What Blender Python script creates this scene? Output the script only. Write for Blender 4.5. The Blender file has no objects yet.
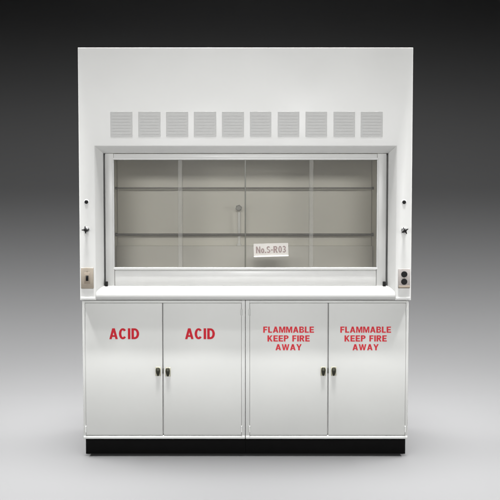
import bpy, bmesh, math
from mathutils import Vector, Matrix

S = bpy.context.scene
COL = S.collection
R = math.radians

# ------------------------------------------------------------------ camera
CAM_D, PITCH, FOVW = 4.5, 2.7, 2.75
CAM_X = (250 - 245.5) * 0.0055
th = R(PITCH)
FW = Vector((0, math.cos(th), -math.sin(th)))
UP = Vector((0, math.sin(th), math.cos(th)))
# camera height: the foot of the black plinth (0.09 m behind the hood face) stands on the floor at z = 0
_v = (250 - 453.8) * FOVW / CAM_D / 500.0
CAM_Z = (CAM_D + .09) * (math.sin(th) - _v * math.cos(th)) / (math.cos(th) + _v * math.sin(th))
CP = Vector((CAM_X, -CAM_D, CAM_Z))


def at(px, py, Y):
    """world point of a photograph measurement on the vertical plane y = Y"""
    k = FOVW / CAM_D / 500.0
    d = FW + Vector((1, 0, 0)) * ((px - 250) * k) + UP * ((250 - py) * k)
    return CP + d * ((Y - CP.y) / d.y)


def X(px, Y, py=200): return at(px, py, Y).x
def Z(py, Y): return at(250, py, Y).z


cam = bpy.data.cameras.new('camera')
cam.lens = 36.0 * CAM_D / FOVW
cam.sensor_width = 36
cam.clip_end = 200
co = bpy.data.objects.new('camera', cam)
COL.objects.link(co)
co.location = CP
co.rotation_euler = (R(90 - PITCH), 0, 0)
S.camera = co


# ------------------------------------------------------------------ materials
def mat(name, col, rough=0.5, metal=0.0, spec=0.5, var=0.0, vscale=6.0, rvar=0.0, bump=0.0, bscale=300.0, coat=0.0, stretch=(1, 1, 1)):
    m = bpy.data.materials.new(name)
    m.use_nodes = True
    nt = m.node_tree
    b = nt.nodes['Principled BSDF']
    b.inputs['Base Color'].default_value = (*col, 1)
    b.inputs['Roughness'].default_value = rough
    b.inputs['Metallic'].default_value = metal
    b.inputs['Specular IOR Level'].default_value = spec
    b.inputs['Coat Weight'].default_value = coat
    tc = nt.nodes.new('ShaderNodeTexCoord')
    mp = nt.nodes.new('ShaderNodeMapping')
    mp.inputs['Scale'].default_value = stretch
    nt.links.new(tc.outputs['Object'], mp.inputs['Vector'])
    if var or rvar:
        n = nt.nodes.new('ShaderNodeTexNoise')
        n.inputs['Scale'].default_value = vscale
        n.inputs['Detail'].default_value = 5
        nt.links.new(mp.outputs['Vector'], n.inputs['Vector'])
        if var:
            mr = nt.nodes.new('ShaderNodeMapRange')
            mr.inputs['From Min'].default_value = 0.3
            mr.inputs['From Max'].default_value = 0.7
            mr.inputs['To Min'].default_value = 1 - var
            mr.inputs['To Max'].default_value = 1 + var
            nt.links.new(n.outputs['Fac'], mr.inputs['Value'])
            hs = nt.nodes.new('ShaderNodeHueSaturation')
            hs.inputs['Color'].default_value = (*col, 1)
            nt.links.new(mr.outputs['Result'], hs.inputs['Value'])
            nt.links.new(hs.outputs['Color'], b.inputs['Base Color'])
        if rvar:
            mr2 = nt.nodes.new('ShaderNodeMapRange')
            mr2.inputs['From Min'].default_value = 0.3
            mr2.inputs['From Max'].default_value = 0.7
            mr2.inputs['To Min'].default_value = max(0.02, rough - rvar)
            mr2.inputs['To Max'].default_value = rough + rvar
            nt.links.new(n.outputs['Fac'], mr2.inputs['Value'])
            nt.links.new(mr2.outputs['Result'], b.inputs['Roughness'])
    if bump:
        n2 = nt.nodes.new('ShaderNodeTexNoise')
        n2.inputs['Scale'].default_value = bscale
        n2.inputs['Detail'].default_value = 2
        nt.links.new(mp.outputs['Vector'], n2.inputs['Vector'])
        bp = nt.nodes.new('ShaderNodeBump')
        bp.inputs['Strength'].default_value = bump
        bp.inputs['Distance'].default_value = 0.002
        nt.links.new(n2.outputs['Fac'], bp.inputs['Height'])
        nt.links.new(bp.outputs['Normal'], b.inputs['Normal'])
    return m


M = {}
M['white'] = mat('white_powder_coat', (.52, .52, .507), .38, spec=.35, var=.022, vscale=2.2, rvar=.10, bump=.05, bscale=420)
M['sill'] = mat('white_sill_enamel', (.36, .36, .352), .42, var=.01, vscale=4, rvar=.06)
M['bead'] = mat('white_bead_enamel', (.56, .56, .55), .35, var=.01, vscale=5)
M['sash'] = mat('white_sash_enamel', (.50, .50, .486), .35, var=.012, vscale=5, rvar=.06)
M['cab'] = mat('pale_grey_powder_coat', (.435, .438, .424), .55, var=.02, vscale=2.6, rvar=.06, bump=.05, bscale=420)
M['cab_edge'] = mat('pale_grey_steel_edge', (.42, .424, .412), .38, var=.012, vscale=3.5)
M['gap'] = mat('centre_post_steel', (.48, .48, .47), .6, var=.05)  # even pale grey of the centre post behind the door gap
M['black'] = mat('black_vinyl_base', (.003, .003, .003), .8, spec=.06, var=.1, vscale=20)
M['track'] = mat('dark_sash_track', (.40, .40, .39), .5, var=.1, vscale=10)
M['liner'] = mat('beige_liner', (.83, .80, .715), .55, var=.03, vscale=2.2, rvar=.08)
M['liner2'] = mat('beige_grey_ledge', (.75, .72, .645), .5, var=.03, vscale=3)
M['tray'] = mat('grey_ledge_block', (.40, .385, .35), .5, var=.03, vscale=5)
M['top'] = mat('grey_epoxy_worktop', (.30, .295, .28), .4, var=.05, vscale=9)
M['rod'] = mat('brown_grey_rod', (.20, .185, .16), .4, metal=.3, var=.06, vscale=12)
M['rod2'] = mat('dark_brown_rod', (.11, .10, .085), .4, metal=.3, var=.06, vscale=12)
M['vent'] = mat('grey_vent_steel', (.355, .355, .346), .5, var=.015, vscale=25)
M['vent_in'] = mat('vent_shadow', (.36, .36, .35), .7, var=.03)
M['steel'] = mat('brushed_beige_steel', (.27, .235, .19), .55, metal=.2, spec=.3, var=.05, vscale=40, stretch=(1, 1, 8))
M['steel2'] = mat('brushed_grey_steel', (.31, .285, .27), .55, metal=.2, spec=.3, var=.05, vscale=40, stretch=(1, 1, 8))
M['plastic'] = mat('black_plastic', (.007, .007, .007), .6, spec=.15, var=.1, vscale=30)
M['beigeplastic'] = mat('beige_plastic', (.22, .185, .145), .5, spec=.3, var=.05, vscale=30)
M['brass'] = mat('aged_brass', (.50, .46, .30), .38, metal=.7, var=.08, vscale=60)
M['bronze'] = mat('dark_bronze', (.022, .022, .014), .42, metal=.3, spec=.35, var=.15, vscale=60)
M['red'] = mat('red_vinyl_lettering', (.38, .008, .018), .6, spec=.2, var=.05, vscale=40)
M['red2'] = mat('faded_red_lettering', (.45, .022, .032), .6, spec=.2, var=.06, vscale=40)
M['pipe'] = mat('pale_coated_pipe', (.93, .92, .88), .35, var=.02, vscale=20)
M['knobgrey'] = mat('grey_plastic_knob', (.36, .35, .32), .45, var=.05, vscale=30)
M['card'] = mat('pale_card', (.50, .48, .445), .5, var=.03, vscale=30)
M['cardlip'] = mat('white_card_lip', (.92, .90, .87), .4, var=.02, vscale=30)
M['ink'] = mat('dark_brown_ink', (.24, .18, .17), .6, var=.1, vscale=50)
M['chrome'] = mat('satin_chrome', (.55, .55, .55), .25, metal=.9, var=.05, vscale=50)
M['paper'] = mat('grey_backdrop_paper', (.046, .046, .0464), .95, spec=.05, var=.006, vscale=.9)


def glass_mat(name, tint, refl=1.0, frost=0.0):
    m = bpy.data.materials.new(name)
    m.use_nodes = True
    nt = m.node_tree
    nt.nodes.clear()
    out = nt.nodes.new('ShaderNodeOutputMaterial')
    tr = nt.nodes.new('ShaderNodeBsdfTransparent')
    tr.inputs['Color'].default_value = (*tint, 1)
    gl = nt.nodes.new('ShaderNodeBsdfGlossy')
    gl.inputs['Roughness'].default_value = 0.03
    fr = nt.nodes.new('ShaderNodeFresnel')
    fr.inputs['IOR'].default_value = 1.45
    mx = nt.nodes.new('ShaderNodeMixShader')
    nt.links.new(fr.outputs['Fac'], mx.inputs['Fac'])
    nt.links.new(tr.outputs[0], mx.inputs[1])
    nt.links.new(gl.outputs[0], mx.inputs[2])
    last = mx
    # a thin film of dust, uneven
    tc = nt.nodes.new('ShaderNodeTexCoord')
    n = nt.nodes.new('ShaderNodeTexNoise')
    n.inputs['Scale'].default_value = 3.0
    n.inputs['Detail'].default_value = 4
    nt.links.new(tc.outputs['Object'], n.inputs['Vector'])
    mr = nt.nodes.new('ShaderNodeMapRange')
    mr.inputs['To Min'].default_value = frost * .6
    mr.inputs['To Max'].default_value = frost * 1.4
    nt.links.new(n.outputs['Fac'], mr.inputs['Value'])
    df = nt.nodes.new('ShaderNodeBsdfDiffuse')
    df.inputs['Color'].default_value = (.8, .79, .76, 1)
    m2 = nt.nodes.new('ShaderNodeMixShader')
    nt.links.new(mr.outputs['Result'], m2.inputs['Fac'])
    nt.links.new(last.outputs[0], m2.inputs[1])
    nt.links.new(df.outputs[0], m2.inputs[2])
    nt.links.new(m2.outputs[0], out.inputs['Surface'])
    return m


M['glass'] = glass_mat('sash_glass', (.97, .97, .96), frost=.06)
M['strip'] = glass_mat('frosted_edge_strip', (.95, .95, .94), frost=.14)
M['edge'] = mat('dark_glass_edge', (.10, .10, .08), .35, var=.08, vscale=20)


# ------------------------------------------------------------------ mesh helpers
def box(bm, x0, x1, y0, y1, z0, z1, bev=0.0, seg=2, mi=0):
    vs = [bm.verts.new((x, y, z)) for x in (x0, x1) for y in (y0, y1) for z in (z0, z1)]
    F = [(0, 1, 3, 2), (4, 6, 7, 5), (0, 4, 5, 1), (2, 3, 7, 6), (0, 2, 6, 4), (1, 5, 7, 3)]
    fs = [bm.faces.new([vs[i] for i in f]) for f in F]
    for f in fs: f.material_index = mi
    if bev > 0:
        es = list({e for f in fs for e in f.edges})
        bmesh.ops.bevel(bm, geom=es, offset=bev, segments=seg, affect='EDGES', profile=.5, material=-1)


def cyl(bm, p0, p1, r0, r1=None, seg=24, bev=0.0, mi=0):
    p0, p1 = Vector(p0), Vector(p1)
    r1 = r0 if r1 is None else r1
    q = (p1 - p0).to_track_quat('Z', 'Y')
    L = (p1 - p0).length
    prof = [(0, 0), (r0 - bev, 0), (r0, bev), (r1, L - bev), (r1 - bev, L), (0, L)] if bev else [(0, 0), (r0, 0), (r1, L), (0, L)]
    rings = []
    for r, z in prof:
        if r <= 1e-9:
            rings.append([bm.verts.new(p0 + q @ Vector((0, 0, z)))])
        else:
            rings.append([bm.verts.new(p0 + q @ Vector((r * math.cos(2 * math.pi * i / seg), r * math.sin(2 * math.pi * i / seg), z))) for i in range(seg)])
    for a, b in zip(rings, rings[1:]):
        for i in range(seg):
            j = (i + 1) % seg
            if len(a) == 1: f = bm.faces.new((a[0], b[j], b[i]))
            elif len(b) == 1: f = bm.faces.new((a[i], a[j], b[0]))
            else: f = bm.faces.new((a[i], a[j], b[j], b[i]))
            f.material_index = mi


def tube(bm, pts, r, seg=14, mi=0):
    pts = [Vector(p) for p in pts]
    rings = []
    for i, p in enumerate(pts):
        t = (pts[min(i + 1, len(pts) - 1)] - pts[max(i - 1, 0)]).normalized()
        a = Vector((1, 0, 0)) if abs(t.x) < .9 else Vector((0, 1, 0))
        u = t.cross(a).normalized(); v = t.cross(u)
        rings.append([bm.verts.new(p + r * (math.cos(2 * math.pi * k / seg) * u + math.sin(2 * math.pi * k / seg) * v)) for k in range(seg)])
    for a, b in zip(rings, rings[1:]):
        for k in range(seg):
            bm.faces.new((a[k], a[(k + 1) % seg], b[(k + 1) % seg], b[k])).material_index = mi
    for rg in (rings[0], rings[-1]):
        bm.faces.new(rg).material_index = mi


def build(name, bm, mats, parent=None, origin=None, smooth=True):
    bmesh.ops.recalc_face_normals(bm, faces=bm.faces)
    me = bpy.data.meshes.new(name)
    if origin is not None:
        bmesh.ops.translate(bm, verts=bm.verts, vec=-Vector(origin))
    bm.to_mesh(me); bm.free()
    for m in (mats if isinstance(mats, (list, tuple)) else [mats]):
        me.materials.append(m)
    if smooth:
        for p in me.polygons: p.use_smooth = True
        me.set_sharp_from_angle(angle=R(35))
    o = bpy.data.objects.new(name, me)
    COL.objects.link(o)
    if parent is not None: o.parent = parent
    if origin is not None:
        o.location = Vector(origin) - (world_loc(parent) if parent is not None else Vector((0, 0, 0)))
    elif parent is not None:
        o.location = -world_loc(parent)
    return o


def world_loc(o):
    l = Vector(o.location)
    while o.parent is not None:
        o = o.parent
        l += Vector(o.location)
    return l


def thing(name, label, cat, loc, group=None):
    o = bpy.data.objects.new(name, None)
    COL.objects.link(o)
    o.location = loc
    o.empty_display_size = .1
    o['label'] = label; o['category'] = cat
    if group: o['group'] = group
    return o


def arc(cx, cy, rx, ry, a0, a1, n=14):
    return [(cx + rx * math.cos(R(a0 + (a1 - a0) * i / n)), cy + ry * math.sin(R(a0 + (a1 - a0) * i / n))) for i in range(n + 1)]


def glyph(ch, t=.235, h=.19):
    """closed outlines (outer loop, then holes) of one bold sign letter of height 1; returns loops, width"""
    if ch == 'I': return [[(0, 0), (0, 1), (t, 1), (t, 0)]], t
    if ch == 'L': return [[(0, 0), (0, 1), (t, 1), (t, h), (.58, h), (.58, 0)]], .58
    if ch == 'F': return [[(0, 0), (0, 1), (.60, 1), (.60, 1 - h), (t, 1 - h), (t, .59), (.54, .59), (.54, .59 - h), (t, .59 - h), (t, 0)]], .60
    if ch == 'E': return [[(0, 0), (0, 1), (.63, 1), (.63, 1 - h), (t, 1 - h), (t, .59), (.59, .59), (.59, .59 - h), (t, .59 - h), (t, h), (.65, h), (.65, 0)]], .65
    if ch == 'A':
        w, q, s = .80, .125, .225
        dx = w / 2 - q
        xl = lambda y: s + dx * y
        return [[(0, 0), (w / 2 - q, 1), (w / 2 + q, 1), (w, 0), (w - s, 0), (w - xl(.21), .21), (xl(.21), .21), (s, 0)],
                [(xl(.37), .37), (w - xl(.37), .37), (w / 2, min(.84, (w / 2 - s) / dx))]], w
    if ch == 'M':
        w, s = .90, .19
        return [[(0, 0), (0, 1), (.27, 1), (w / 2, .40), (w - .27, 1), (w, 1), (w, 0), (w - s, 0), (w - s, .70), (w / 2 + .085, 0), (w / 2 - .085, 0), (s, .70), (s, 0)]], w
    if ch == 'N':
        w, s = .74, .20
        return [[(0, 0), (0, 1), (.21, 1), (w - s, .38), (w - s, 1), (w, 1), (w, 0), (w - .21, 0), (s, .62), (s, 0)]], w
    if ch == 'W':
        w = 1.10
        return [[(0, 1), (.21, 1), (.335, .36), (.45, 1), (.65, 1), (.765, .36), (.89, 1), (w, 1), (.875, 0), (.67, 0), (.55, .64), (.43, 0), (.225, 0)]], w
    if ch == 'Y':
        w = .78
        return [[(0, 1), (.235, 1), (w / 2, .62), (w - .235, 1), (w, 1), (w / 2 + t / 2, .42), (w / 2 + t / 2, 0), (w / 2 - t / 2, 0), (w / 2 - t / 2, .42)]], w
    if ch == 'K':
        w = .76
        return [[(0, 0), (0, 1), (t, 1), (t, .60), (.49, 1), (.75, 1), (.42, .58), (w, 0), (.505, 0), (.275, .41), (t, .33), (t, 0)]], w
    if ch == 'D':
        w = .72
        return [[(0, 0), (0, 1)] + arc(.30, .5, w - .30, .5, 90, -90), [(t, h), (t, 1 - h)] + arc(.30, .5, w - .30 - t, .5 - h, 90, -90)], w
    if ch in 'PR':
        w = .68
        r = .29
        top = [(0, 0), (0, 1)] + arc(.39, 1 - r, w - .39, r, 90, -90)
        if ch == 'P': o = top + [(t, 1 - 2 * r), (t, 0)]
        else:
            o = top[:-1] + [(.50, .44), (.73, 0), (.485, 0), (.29, .395), (t, .395), (t, 0)]
        hb = 1 - 2 * r + h * .95
        return [o, [(t, hb), (t, 1 - h)] + arc(.37, (hb + 1 - h) / 2, w - .37 - t, (1 - h - hb) / 2, 90, -90)], (w if ch == 'P' else .73)
    if ch == 'B':
        w = .70
        o = [(0, 0), (0, 1)] + arc(.40, .755, .26, .245, 90, -62) + arc(.40, .27, w - .40, .27, 62, -90)
        return [o, [(t, .60), (t, 1 - h)] + arc(.38, (.60 + 1 - h) / 2, .09, (1 - h - .60) / 2, 90, -90), [(t, h), (t, .44)] + arc(.38, (h + .44) / 2, .12, (.44 - h) / 2, 90, -90)], w
    if ch == 'C':
        w = .74
        return [arc(.37, .5, .37, .51, 38, 322, 26) + arc(.37, .5, .37 - t, .51 - h, 318, 42, 26)], w
    if ch in '0o':
        w, c, ry = (.60, .5, .5) if ch == '0' else (.56, .36, .36)
        return [arc(w / 2, c, w / 2, ry, 0, 345, 23), arc(w / 2, c, w / 2 - t * .85, ry - h * .9, 0, 345, 23)], w
    if ch == '.': return [[(0, 0), (0, .2), (.2, .2), (.2, 0)]], .2
    if ch == '-': return [[(0, .36), (0, .52), (.34, .52), (.34, .36)]], .34
    if ch == 'S':
        o = arc(.31, .735, .30, .265, 25, 270, 18) + arc(.31, .30, .12, .13, 90, -155, 14)
        i = arc(.31, .265, .31, .265, 205, 450, 18) + arc(.31, .70, .12, .13, 270, 25, 14)
        return [o + i], .62
    if ch == '3':
        o = arc(.28, .735, .28, .265, 155, -55, 18) + arc(.28, .28, .30, .28, 55, -155, 18)
        i = arc(.28, .28, .115, .125, -155, 90, 12) + [(.20, .405), (.20, .565)] + arc(.28, .70, .10, .14, -90, 150, 12)
        return [o + i], .58
    return [], .34


def lettering(text, cx, cz, y, width, height, mt, parent, name='lettering', lead=1.42, space=.10, depth=.0006, rows_w=None):
    """flat cut letters standing on the plane y, facing the viewer; fitted to width x height"""
    cu = bpy.data.curves.new(name, 'CURVE')
    cu.dimensions = '2D'; cu.fill_mode = 'BOTH'; cu.extrude = .02
    for k, row in enumerate(text.split('\n')):
        gs = [glyph(c) for c in row]
        tot = sum(g[1] for g in gs) + space * (len(gs) - 1)
        x = -tot / 2
        for loops, w in gs:
            for lp in loops:
                pts = [p for i, p in enumerate(lp) if i == 0 or math.dist(p, lp[i - 1]) > 1e-5]
                sp = cu.splines.new('POLY')
                sp.points.add(len(pts) - 1)
                for i, (u, q) in enumerate(pts): sp.points[i].co = (x + u, q - k * lead, 0, 1)
                sp.use_cyclic_u = True
            x += w + space
    o = bpy.data.objects.new(name, cu)
    COL.objects.link(o)
    dg = bpy.context.evaluated_depsgraph_get(); dg.update()
    me = bpy.data.meshes.new_from_object(o.evaluated_get(dg))
    COL.objects.unlink(o); bpy.data.objects.remove(o)
    xs = [v.co.x for v in me.vertices]; ys = [v.co.y for v in me.vertices]
    mx, my = (min(xs) + max(xs)) / 2, (min(ys) + max(ys)) / 2
    sx, sy = width / (max(xs) - min(xs)), height / (max(ys) - min(ys))
    for v in me.vertices:
        v.co = Vector(((v.co.x - mx) * sx, -(v.co.z + .02) / .04 * depth, (v.co.y - my) * sy))
    me.name = name
    me.materials.clear(); me.materials.append(mt)
    ob = bpy.data.objects.new(name, me)
    COL.objects.link(ob)
    ob.parent = parent
    ob.location = Vector((cx, y, cz)) - world_loc(parent)
    return ob


# ------------------------------------------------------------------ studio sweep (floor running up into the wall)
bm = bmesh.new()
prof = [(-9.0, 0.0), (1.5, 0.0)]
rad = 1.6
for i in range(1, 25):
    a = i / 24 * math.pi / 2
    prof.append((1.5 + rad * math.sin(a), rad - rad * math.cos(a)))
prof.append((3.1, 7.0))
rows = [[bm.verts.new((x, y, z)) for x in (-9, 9)] for y, z in prof]
for a, b in zip(rows, rows[1:]):
    bm.faces.new((a[0], a[1], b[1], b[0]))
sw = build('backdrop', bm, M['paper'])
sw['kind'] = 'structure'

# ------------------------------------------------------------------ fume hood
YF = 0.0                      # front plane of the hood
HX0 = (X(78.3, YF, 60) + X(79.6, YF, 290)) / 2
HX1 = (X(413.4, YF, 60) + X(410.9, YF, 290)) / 2
ZT, ZB = Z(47.5, YF), Z(300, YF)
DEP = 0.82
YI = 0.065                    # inner edge of the picture-frame bevel
hood = thing('fume_hood', 'white laboratory fume hood with glass sash standing on the two grey base cabinets', 'fume hood', ((HX0 + HX1) / 2, DEP / 2, ZB))

# outer casing: sides, roof, back, floor pan
bm = bmesh.new()
t = .02
box(bm, HX0, HX0 + t, .022, DEP, ZB, ZT, .002)
box(bm, HX1 - t, HX1, .022, DEP, ZB, ZT, .002)
box(bm, HX0 + t + .001, HX1 - t - .001, .022, DEP, ZT - t, ZT - .002, .002)
box(bm, HX0 + t + .001, HX1 - t - .001, DEP - t, DEP - .002, ZB, ZT - t - .001, .002)
build('casing', bm, M['white'], hood)

# face frame: fascia and two posts in one folded sheet, with a bevelled opening
ox0, ox1, oz1 = X(95.0, YF), X(396.2, YF), Z(146, YF)
ix0, ix1, iz1 = X(103.4, YI), X(388.2, YI), Z(153.2, YI)
bm = bmesh.new()
def v(x, y, z): return bm.verts.new((x, y, z))
o_ = [v(HX0, YF, ZB), v(HX0, YF, ZT), v(HX1, YF, ZT), v(HX1, YF, ZB)]
p_ = [v(ox0, YF, ZB), v(ox0, YF, oz1), v(ox1, YF, oz1), v(ox1, YF, ZB)]
q_ = [v(ix0, YI, ZB), v(ix0, YI, iz1), v(ix1, YI, iz1), v(ix1, YI, ZB)]
r_ = [v(ix0, YI + .012, ZB), v(ix0, YI + .012, iz1), v(ix1, YI + .012, iz1), v(ix1, YI + .012, ZB)]
s_ = [v(HX0, .020, ZB), v(HX0, .020, ZT), v(HX1, .020, ZT), v(HX1, .020, ZB)]
for i in range(3):
    for A, B in ((s_, o_), (o_, p_), (p_, q_), (q_, r_)):
        bm.faces.new((A[i], A[i + 1], B[i + 1], B[i]))
for i in (0, 3):
    bm.faces.new((s_[i], o_[i], p_[i], q_[i], r_[i]) if i == 0 else (r_[i], q_[i], p_[i], o_[i], s_[i]))
bm.edges.ensure_lookup_table()
be = [e for e in bm.edges if {e.verts[0], e.verts[1]} <= set(o_) or {e.verts[0], e.verts[1]} <= set(p_) or {e.verts[0], e.verts[1]} <= set(q_)]
be = [e for e in be if not (abs(e.verts[0].co.z - ZB) < 1e-6 and abs(e.verts[1].co.z - ZB) < 1e-6)]
bmesh.ops.bevel(bm, geom=be, offset=.0035, segments=3, affect='EDGES', profile=.5)
build('face_frame', bm, M['white'], hood)

# sill: rounded airfoil between the posts
sx0, sx1 = X(95.0, YF) + .001, X(396.2, YF) - .001
bx0, bx1 = ix0 + .002, ix1 - .002
zs = [(.095, Z(285.5, .095)), (.070, Z(285.8, .07)), (.050, Z(286.6, .05)), (.030, Z(288.4, .03)), (.012, Z(290.6, .012)),
      (.003, Z(292.2, .003)), (-.001, Z(293.6, -.001)), (-.003, Z(295.2, -.003)), (-.003, Z(299.3, -.003)), (-.001, ZB + .001), (.095, ZB + .001)]
bm = bmesh.new()
L, Rr = [], []
for y, z in zs:
    k = max(0, min(1, y / YI))
    L.append(bm.verts.new((sx0 + (bx0 - sx0) * k, y, z)))
    Rr.append(bm.verts.new((sx1 + (bx1 - sx1) * k, y, z)))
n = len(zs)
for i in range(n):
    j = (i + 1) % n
    bm.faces.new((L[i], L[j], Rr[j], Rr[i]))
bm.faces.new(L); bm.faces.new(Rr)
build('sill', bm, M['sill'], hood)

# base flange: thin bright lip along the bottom of each post
for a, b in ((79.9, 94.4), (396.9, 410.6)):
    bm = bmesh.new()
    box(bm, X(a, YF), X(b, YF), -.003, .004, Z(299.3, YF), Z(297.0, YF), .001)
    build('post_flange', bm, M['bead'], hood)

# sash tracks (dark channel behind the gap beside the sash)
for a, b in ((101.5, 108.5), (383, 390.5)):
    bm = bmesh.new()
    box(bm, X(a, .115), X(b, .115), .112, .13, Z(286, .11), Z(150, .11), .001)
    build('sash_track', bm, M['track'], hood)
for a, b in ((104.4, 107.0), (383.6, 386.3)):
    bm = bmesh.new()
    box(bm, X(a, .06), X(b, .06), .052, .075, Z(286.6, .06), Z(281.6, .06), .002)
    build('sash_stop', bm, M['plastic'], hood)

# vents
vx = [(110.4, 132.4), (138.4, 160.5), (166.2, 188.2), (193.9, 216.2), (222.0, 243.9), (250.0, 271.3), (277.8, 299.3), (305.5, 327.0), (333.5, 354.9), (360.7, 382.7)]
for k, (a, b) in enumerate(vx):
    xa, xb, za, zb = X(a, YF, 124), X(b, YF, 124), Z(136.6, YF), Z(111.6, YF)
    bm = bmesh.new()
    # thin plate with a folded rim and shallow pressed louvres
    box(bm, xa, xb, -.0014, -.0004, za, zb, .0004, 1)
    nl = 7
    for i in range(nl):
        zc = za + .010 + (zb - za - .020) * (i + .5) / nl
        h = (zb - za - .020) / nl * .30
        vs = [bm.verts.new(c) for c in ((xa + .010, -.0015, zc + h), (xb - .010, -.0015, zc + h), (xb - .010, -.00165, zc - h), (xa + .010, -.00165, zc - h), (xa + .010, -.0015, zc - h), (xb - .010, -.0015, zc - h))]
        for f in ((0, 1, 2, 3), (3, 2, 5, 4)):
            bm.faces.new([vs[q] for q in f])
    vo = build('vent_panel', bm, M['vent'], hood, smooth=False)

# sash: moulded frame with four panes
YS = .072
sash_x0, sash_x1 = X(105.2, YS), X(386.2, YS)
sash_z0, sash_z1 = Z(286.2, YS), Z(153.5, YS)
gx0, gx1 = X(114.2, YS + .012), X(376.8, YS + .012)
gz0, gz1 = Z(267.2, YS + .012), Z(160.0, YS + .012)
bm = bmesh.new()
box(bm, sash_x0, gx0, YS, .104, sash_z0, sash_z1, .003)
box(bm, gx1, sash_x1, YS, .104, sash_z0, sash_z1, .003)
box(bm, gx0 + .0005, gx1 - .0005, YS + .001, .103, gz1, sash_z1 - .001, .003)
# bottom rail: upper lip, hollow, lower face
zl = Z(270.3, YS)
box(bm, gx0 + .0005, gx1 - .0005, YS + .001, .103, zl, gz0, .003)
box(bm, gx0 + .0005, gx1 - .0005, YS + .003, .102, sash_z0 + .001, zl - .0005, .006, 3)
sash = build('sash', bm, M['sash'], hood)
# thin inner glazing bead
bm = bmesh.new()
w = .0055
yb0, yb1 = YS - .003, YS + .006
box(bm, gx0 - w, gx0 + .001, yb0, yb1, gz0, gz1, .0015)
box(bm, gx1 - .001, gx1 + w, yb0, yb1, gz0, gz1, .0015)
box(bm, gx0 - w, gx1 + w, yb0, yb1, gz1 + .0005, gz1 + .011, .0015)
box(bm, gx0 - w, gx1 + w, yb0, yb1, gz0 - .011, gz0 - .0005, .0015)
build('glazing_bead', bm, M['bead'], sash)
YG = .088
cuts = [X(114.2, YG) + .0008, X(182.6, YG), X(245.2, YG), X(309.0, YG), X(376.8, YG) - .0008]
for i in range(4):
    yy = YG if i in (0, 3) else YG - .007
    bm = bmesh.new()
    e0 = .012 if i in (1,) else 0
    box(bm, cuts[i] + .0004, cuts[i + 1] - .0004, yy, yy + .004, gz0 - .004, gz1 + .004, .0004, 1)
    build('pane', bm, M['glass'], sash)
for a, b in ((178.2, 182.4), (309.2, 313.2)):      # pale edge strips where the sliding panes overlap
    bm = bmesh.new()
    box(bm, X(a, YG), X(b, YG), YG - .0022, YG - .0008, gz0 + .001, gz1 - .001, .0003, 1)
    build('edge_strip', bm, M['strip'], sash)
bm = bmesh.new()
box(bm, X(244.7, YG), X(245.9, YG), YG - .0095, YG - .0075, gz0 - .002, gz1 - .001, .0004, 1)
build('pane_edge', bm, M['edge'], sash)

# interior
YB = .66
hx = (X(372.0, YB) - X(117.0, YB)) / 2
cx = (X(372.0, YB) + X(117.0, YB)) / 2
zw = Z(285.8, .07) - .004
bm = bmesh.new()
box(bm, cx - hx - .02, cx - hx, .135, YB + .02, zw - .01, ZT - .25, 0)
box(bm, cx + hx, cx + hx + .02, .135, YB + .02, zw - .01, ZT - .25, 0)
box(bm, cx - hx, cx + hx, .135, YB + .02, ZT - .27, ZT - .252, 0)
build('side_liner', bm, M['liner'], hood, smooth=False)
bm = bmesh.new()
zled = Z(246, .60)
box(bm, cx - hx + .003, cx + hx - .003, YB, YB + .018, zled - .02, ZT - .272, .002)
build('back_baffle', bm, M['liner'], hood)
bm = bmesh.new()
box(bm, cx - hx + .003, cx + hx - .003, .60, YB - .002, zw - .004, zled, .0008)
build('back_ledge', bm, M['liner2'], hood)
bm = bmesh.new()
box(bm, cx - hx, cx + hx, .105, YB, zw - .03, zw, .002)
build('work_surface', bm, M['top'], hood)
# support rods with end sockets
for py, r, mt in ((188.2, .0052, 'rod'), (234.6, .0072, 'rod2')):
    bm = bmesh.new()
    y = YB - .075
    z = Z(py, y)
    cyl(bm, (cx - hx + .002, y, z), (cx + hx - .002, y, z), r, bev=.001)
    rod = build('support_rod', bm, M[mt], hood)
    for sx in (-1, 1):
        bm = bmesh.new()
        xe = cx + sx * (hx - .001)
        cyl(bm, (xe, y, z), (xe - sx * .014, y, z), r * 1.6, r * 1.4, bev=.002)
        build('rod_socket', bm, M['rod2'], rod)

# water outlet on the back ledge: upright pale pipe under a round grey knob
yf = .575
fx = X(239.0, yf)
bm = bmesh.new()
z0, z1 = zled + .001, Z(212, yf)
tube(bm, [(fx, .628, z0), (fx, .628, z0 + .03), (fx, .624, z0 + .06), (fx, .606, z0 + .09), (fx, .600, z0 + .12), (fx, .600, z1)], .0085)
cyl(bm, (fx, .628, z0), (fx, .628, z0 + .012), .018, .014, bev=.002)
fau = build('faucet', bm, M['pipe'], hood)
bm = bmesh.new()
zc = Z(208, .58)
cyl(bm, (fx - .002, .612, zc), (fx - .002, .566, zc), .0185, .0165, bev=.004)
for k in range(6):
    a = k * math.pi / 3 + .3
    cyl(bm, (fx - .002 + .0165 * math.cos(a), .604, zc + .0165 * math.sin(a)), (fx - .002 + .0165 * math.cos(a), .573, zc + .0165 * math.sin(a)), .0045, seg=10, bev=.001)
build('knob', bm, M['knobgrey'], fau)

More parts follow.
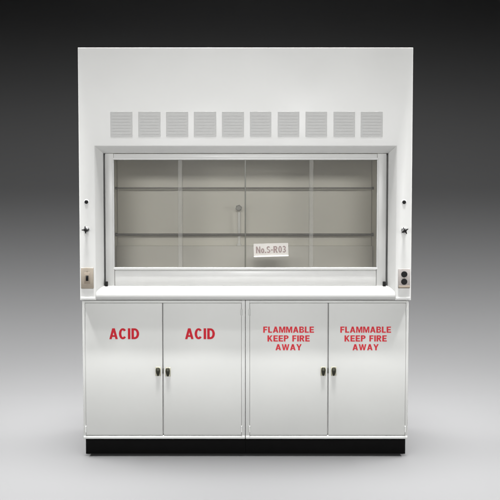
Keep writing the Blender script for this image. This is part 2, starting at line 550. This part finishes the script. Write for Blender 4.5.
# hole plugs and star-shaped valve handles on the posts
for px, py in ((86.4, 202.0), (404.1, 202.2)):
    bm = bmesh.new()
    c = at(px, py, YF)
    cyl(bm, (c.x, .0, c.z), (c.x, -.004, c.z), .0105, .0095, bev=.0015)
    pl = build('hole_plug', bm, M['plastic'], hood)
    bm = bmesh.new()
    for i in range(28):
        pass
    cyl(bm, (c.x, .0005, c.z), (c.x, -.0015, c.z), .0145, .0135, bev=.0006)
    build('plug_collar', bm, M['bead'], pl)
for px, py, rot in ((85.4, 229.8, 0.06), (405.0, 230.6, .5)):
    c = at(px, py, -.03)
    bm = bmesh.new()
    cyl(bm, (c.x, 0, c.z), (c.x, -.004, c.z), .016, .014, bev=.001)
    cyl(bm, (c.x, -.004, c.z), (c.x, -.026, c.z), .006)
    kn = build('valve_stem', bm, M['chrome'], hood)
    bm = bmesh.new()
    cyl(bm, (c.x, -.024, c.z), (c.x, -.038, c.z), .0085, .0075, bev=.002)
    for k in range(4):
        a = rot + k * math.pi / 2
        d = Vector((math.cos(a), 0, math.sin(a)))
        p = Vector((c.x, -.031, c.z))
        cyl(bm, p + d * .005, p + d * .020, .0042, .0030, seg=12, bev=.001)
    build('valve_handle', bm, M['plastic'], kn)

# switch plate, left post
c0, c1 = at(81.2, 288.6, YF), at(93.6, 267.6, YF)
bm = bmesh.new()
box(bm, c0.x, c1.x, -.006, -.0005, c0.z, c1.z, .003, 3)
mx, mz = (c0.x + c1.x) / 2, (c0.z + c1.z) / 2
for dz in (.040, -.040):
    cyl(bm, (mx, -.0055, mz + dz), (mx, -.0075, mz + dz), .0035, seg=14, bev=.0006)
sp = build('switch_plate', bm, M['steel'], hood)
bm = bmesh.new()
box(bm, mx - .016, mx + .016, -.0082, -.0062, mz - .031, mz + .031, .001)
build('switch_surround', bm, M['beigeplastic'], sp)
bm = bmesh.new()
box(bm, mx - .0075, mx + .0075, -.0094, -.0084, mz - .015, mz + .015, .0004)
box(bm, mx - .0045, mx + .0045, -.021, -.009, mz - .002, mz + .012, .002)
build('toggle', bm, M['plastic'], sp)

# duplex socket outlet, right post
c0, c1 = at(398.0, 288.2, YF), at(410.0, 268.6, YF)
bm = bmesh.new()
box(bm, c0.x, c1.x, -.006, -.0005, c0.z, c1.z, .003, 3)
mx = (c0.x + c1.x) / 2
op = build('outlet_plate', bm, M['steel2'], hood)
for py in (274.2, 281.6):
    zc = Z(py, YF)
    bm = bmesh.new()
    cyl(bm, (mx, -.0055, zc), (mx, -.0095, zc), .0172, .0165, bev=.0012, seg=28)
    sk = build('socket', bm, M['plastic'], op)
bm = bmesh.new()
zc = Z(277.9, YF)
cyl(bm, (mx, -.0055, zc), (mx, -.0085, zc), .003, seg=12, bev=.0006)
build('screw', bm, M['steel'], op)
bm = bmesh.new()
box(bm, c0.x + .002, c1.x - .002, -.011, -.0065, Z(288.0, YF), Z(285.6, YF), .001)
build('outlet_ledge', bm, M['beigeplastic'], op)

# ------------------------------------------------------------------ sign hung on the sash glass
YP = YG - .020
a0, a1 = at(253.8, 256.4, YP), at(288.6, 243.4, YP)
cxs = (a0.x + a1.x) / 2
sign = thing('number_sign', 'small pale number card with a folded white lip hanging on the sash glass', 'sign', (cxs, YG - .0095, a0.z))
bm = bmesh.new()
W = (a1.x - a0.x) / 2
H = a1.z - a0.z
box(bm, -W, W, -.0030, .0, .006, H, .0008)
o = build('card', bm, M['card'], sign)
o.location = (0, 0, 0); o.rotation_euler = (R(-3), R(-1.6), 0)
card = o
bm = bmesh.new()
box(bm, -W, W, -.012, .002, -.002, .0052, .0018)
lip = build('card_lip', bm, M['cardlip'], sign)
lip.location = (0, 0, 0); lip.rotation_euler = (0, R(-1.6), 0)
lt = lettering('No.S-R03', 0, 0, 0, W * 1.72, H * .52, M['ink'], card, depth=.0005)
lt.location = (0, -.0034, H * .52)

# ------------------------------------------------------------------ base cabinets
YC = .035
CZ1 = ZB - .004
CZ0 = Z(438.8, YC)
CDEP = .74


def cabinet(name, label, xa, xb, xm, doors, text, lat):
    """xa..xb outer sides, xm the meeting line of the doors, doors = outer door edges (photo measurements on the front)"""
    x0, x1 = X(xa, YC, 370), X(xb, YC, 370)
    th_ = thing(name, label, 'cabinet', ((x0 + x1) / 2, CDEP / 2, 0), 'steel base cabinets under the hood')
    xd0, xd1, xmm = X(doors[0], YC, 370), X(doors[1], YC, 370), X(xm, YC, 370)
    zt, zb = Z(303.2, YC), Z(435.2, YC)
    bm = bmesh.new()
    # carcass: side panels, top, bottom, back, front stiles, centre post
    tk = .012
    box(bm, x0, xd0 - .0008, YC, CDEP, CZ0, CZ1, .002)
    box(bm, xd1 + .0008, x1, YC, CDEP, CZ0, CZ1, .002)
    box(bm, xd0 - .0012, xd1 + .0012, YC + .002, CDEP - .001, zt + .0010, CZ1 - .001, .001)
    box(bm, xd0 - .0012, xd1 + .0012, CDEP - .02, CDEP - .002, CZ0 + .021, zt + .001, 0)
    build('carcass', bm, M['cab'], th_)
    bm = bmesh.new()
    box(bm, xd0 - .0012, xd1 + .0012, YC + .0225, YC + .06, CZ0 + .022, zt - .002, 0)
    build('centre_post', bm, M['gap'], th_)
    bm = bmesh.new()
    box(bm, x0 + .001, x1 - .001, YC - .0012, CDEP - .003, CZ0 - .0005, zb - .0035, .002)
    build('bottom_rail', bm, M['cab_edge'], th_)
    bm = bmesh.new()
    k0, k1 = x0 + (.0012 if xa < 200 else -.0010), x1 - (.0012 if xa > 200 else -.0010)
    box(bm, k0, k1, YC + .055, CDEP - .01, 0.0005, CZ0 - .001, .002)
    build('toe_kick', bm, M['black'], th_)
    for i, (da, db) in enumerate(((xd0, xmm - .0028), (xmm + .0028, xd1))):
        bm = bmesh.new()
        box(bm, da, db, YC - .001, YC + .022, zb, zt, .0025, 3)
        dr = build('door', bm, M['cab'], th_)
        tcx, tcz, tw, thh = [(X(q[0], YC, 340), Z(q[1], YC), q[2] * .00555, q[3] * .00555) for q in (text[i],)][0]
        lettering(text[i][4], tcx, tcz, YC - .0013, tw, thh, M[text[i][5]], dr)
        # latch: brass plate, dark tapering thumb grip
        lx, lz = X(lat[i][0], YC, 371), Z(lat[i][1], YC)
        sgn = -1 if i == 0 else 1
        bm = bmesh.new()
        box(bm, lx - .015, lx + .015, YC - .0045, YC - .0012, lz - .026, lz + .024, .0012, mi=0)
        for dz in (.019, -.021):
            cyl(bm, (lx + sgn * .009, YC - .004, lz + dz), (lx + sgn * .009, YC - .0062, lz + dz), .0028, seg=10, bev=.0006)
        build('latch_plate', bm, M['latchplate'], dr)
        bm = bmesh.new()
        prof = [(.022, .0075, .014), (.014, .0118, .020), (.004, .0122, .021), (-.008, .0100, .019), (-.018, .0068, .015), (-.025, .0035, .009)]
        rings = []
        for zz, ww, dd in prof:
            ring = []
            for q in range(14):
                a = 2 * math.pi * q / 14
                ring.append(bm.verts.new((lx + ww * math.cos(a), YC - .0046 - dd * .5 + dd * .5 * math.sin(a) * .96, lz + zz)))
            rings.append(ring)
        for ra, rb in zip(rings, rings[1:]):
            for q in range(14):
                bm.faces.new((ra[q], ra[(q + 1) % 14], rb[(q + 1) % 14], rb[q]))
        bm.faces.new(rings[0]); bm.faces.new(rings[-1])
        build('latch_grip', bm, M['bronze'], dr)
        # hinge knuckles on the outer edge
        hxk = da - .0008 if i == 0 else db + .0008
        for zz in (zt - .05, zb + .035):
            bm = bmesh.new()
            cyl(bm, (hxk, YC - .003, zz - .018), (hxk, YC - .003, zz + .018), .0034, seg=14, bev=.001)
            build('hinge', bm, M['cab_edge'], dr)
    # strike between the two latches
    bm = bmesh.new()
    box(bm, xmm - .0026, xmm + .0026, YC - .006, YC + .012, Z(lat[0][1], YC) - .012, Z(lat[0][1], YC) + .016, .001)
    build('strike', bm, M['bronze'], th_)
    return th_


M['latchplate'] = mat('pale_brass_plate', (.37, .355, .27), .42, metal=.5, var=.06, vscale=60)
A = 'ACID'
Fm = 'FLAMMABLE\nKEEP FIRE\nAWAY'
cabinet('acid_cabinet', 'pale grey two-door base cabinet with ACID in red on both doors', 82.9, 245.15, 163.0, (85.6, 241.4),
        [(124.3, 333.7, 30.0, 11.2, A, 'red'), (200.0, 333.7, 30.0, 11.2, A, 'red')], [(158.2, 371.2), (168.0, 371.6)])
cabinet('flammable_cabinet', 'pale grey two-door base cabinet marked FLAMMABLE KEEP FIRE AWAY in red', 245.55, 408.1, 328.0, (249.8, 405.4),
        [(288.6, 338.4, 51.0, 24.0, Fm, 'red2'), (365.6, 338.4, 51.0, 24.0, Fm, 'red2')], [(323.2, 371.0), (333.6, 371.0)])

# ------------------------------------------------------------------ light
W_ = bpy.data.worlds.new('World')
S.world = W_
W_.use_nodes = True
W_.node_tree.nodes['Background'].inputs['Color'].default_value = (1, 1, 1, 1)
W_.node_tree.nodes['Background'].inputs['Strength'].default_value = 0.004


def area(name, loc, target, sx, sy, power, spread=180, col=(1, 1, 1)):
    l = bpy.data.lights.new(name, 'AREA')
    l.shape = 'RECTANGLE'; l.size = sx; l.size_y = sy; l.energy = power; l.spread = R(spread); l.color = col
    o = bpy.data.objects.new(name, l)
    COL.objects.link(o)
    o.location = loc
    o.rotation_euler = (Vector(target) - Vector(loc)).to_track_quat('-Z', 'Y').to_euler()
    return o


LAMPS = {
    'floor_strip': ((0, -.3, 5.2), (0, -.55, 0), 8, .3, 80, 34),
    'floor_strip_front': ((0, -1.0, 5.2), (0, -1.35, 0), 8, .3, 540, 36),
    'side_strip_left': ((-2.4, .5, 5.2), (-1.35, .4, 0), 1.6, .3, 58, 32),
    'side_strip_right': ((2.4, .5, 5.2), (1.35, .4, 0), 1.6, .3, 58, 32),
    'base_strip': ((0, -.52, 5.2), (0, -.24, 0), 2.6, .12, 23, 16),
    'mid_strip': ((0, .5, 5.2), (0, .5, 0), 9, .4, 180, 36),
    'sweep_strip': ((0, 1.9, 5.5), (0, 1.9, 0), 9, .4, 510, 50),
    'sweep_strip_tight': ((0, 1.9, 5.5), (0, 1.9, 0), 9, .4, 195, 42),
    'front_fill': ((0, -6.0, 2.5), (0, 0, 1.75), 4.4, .5, 10.8, 34),
    'front_fill_low': ((0, -6.0, 2.5), (0, 0, -.3), 4.4, .5, 22, 32),
    'side_fill_left': ((-4.2, -4.4, 1.6), (1.0, 0, 1.3), 1.6, .6, 6.6, 32),
    'side_fill_right': ((4.2, -4.4, 1.6), (-1.0, 0, 1.3), 1.6, .6, 6.6, 32),
}
for k, a in LAMPS.items():
    area(k, *a)

S.view_settings.view_transform = 'Standard'
S.view_settings.look = 'None'
S.view_settings.exposure = 0
S.render.engine = 'CYCLES'
S.cycles.use_light_tree = False
S.cycles.max_bounces = 8
S.cycles.transparent_max_bounces = 12
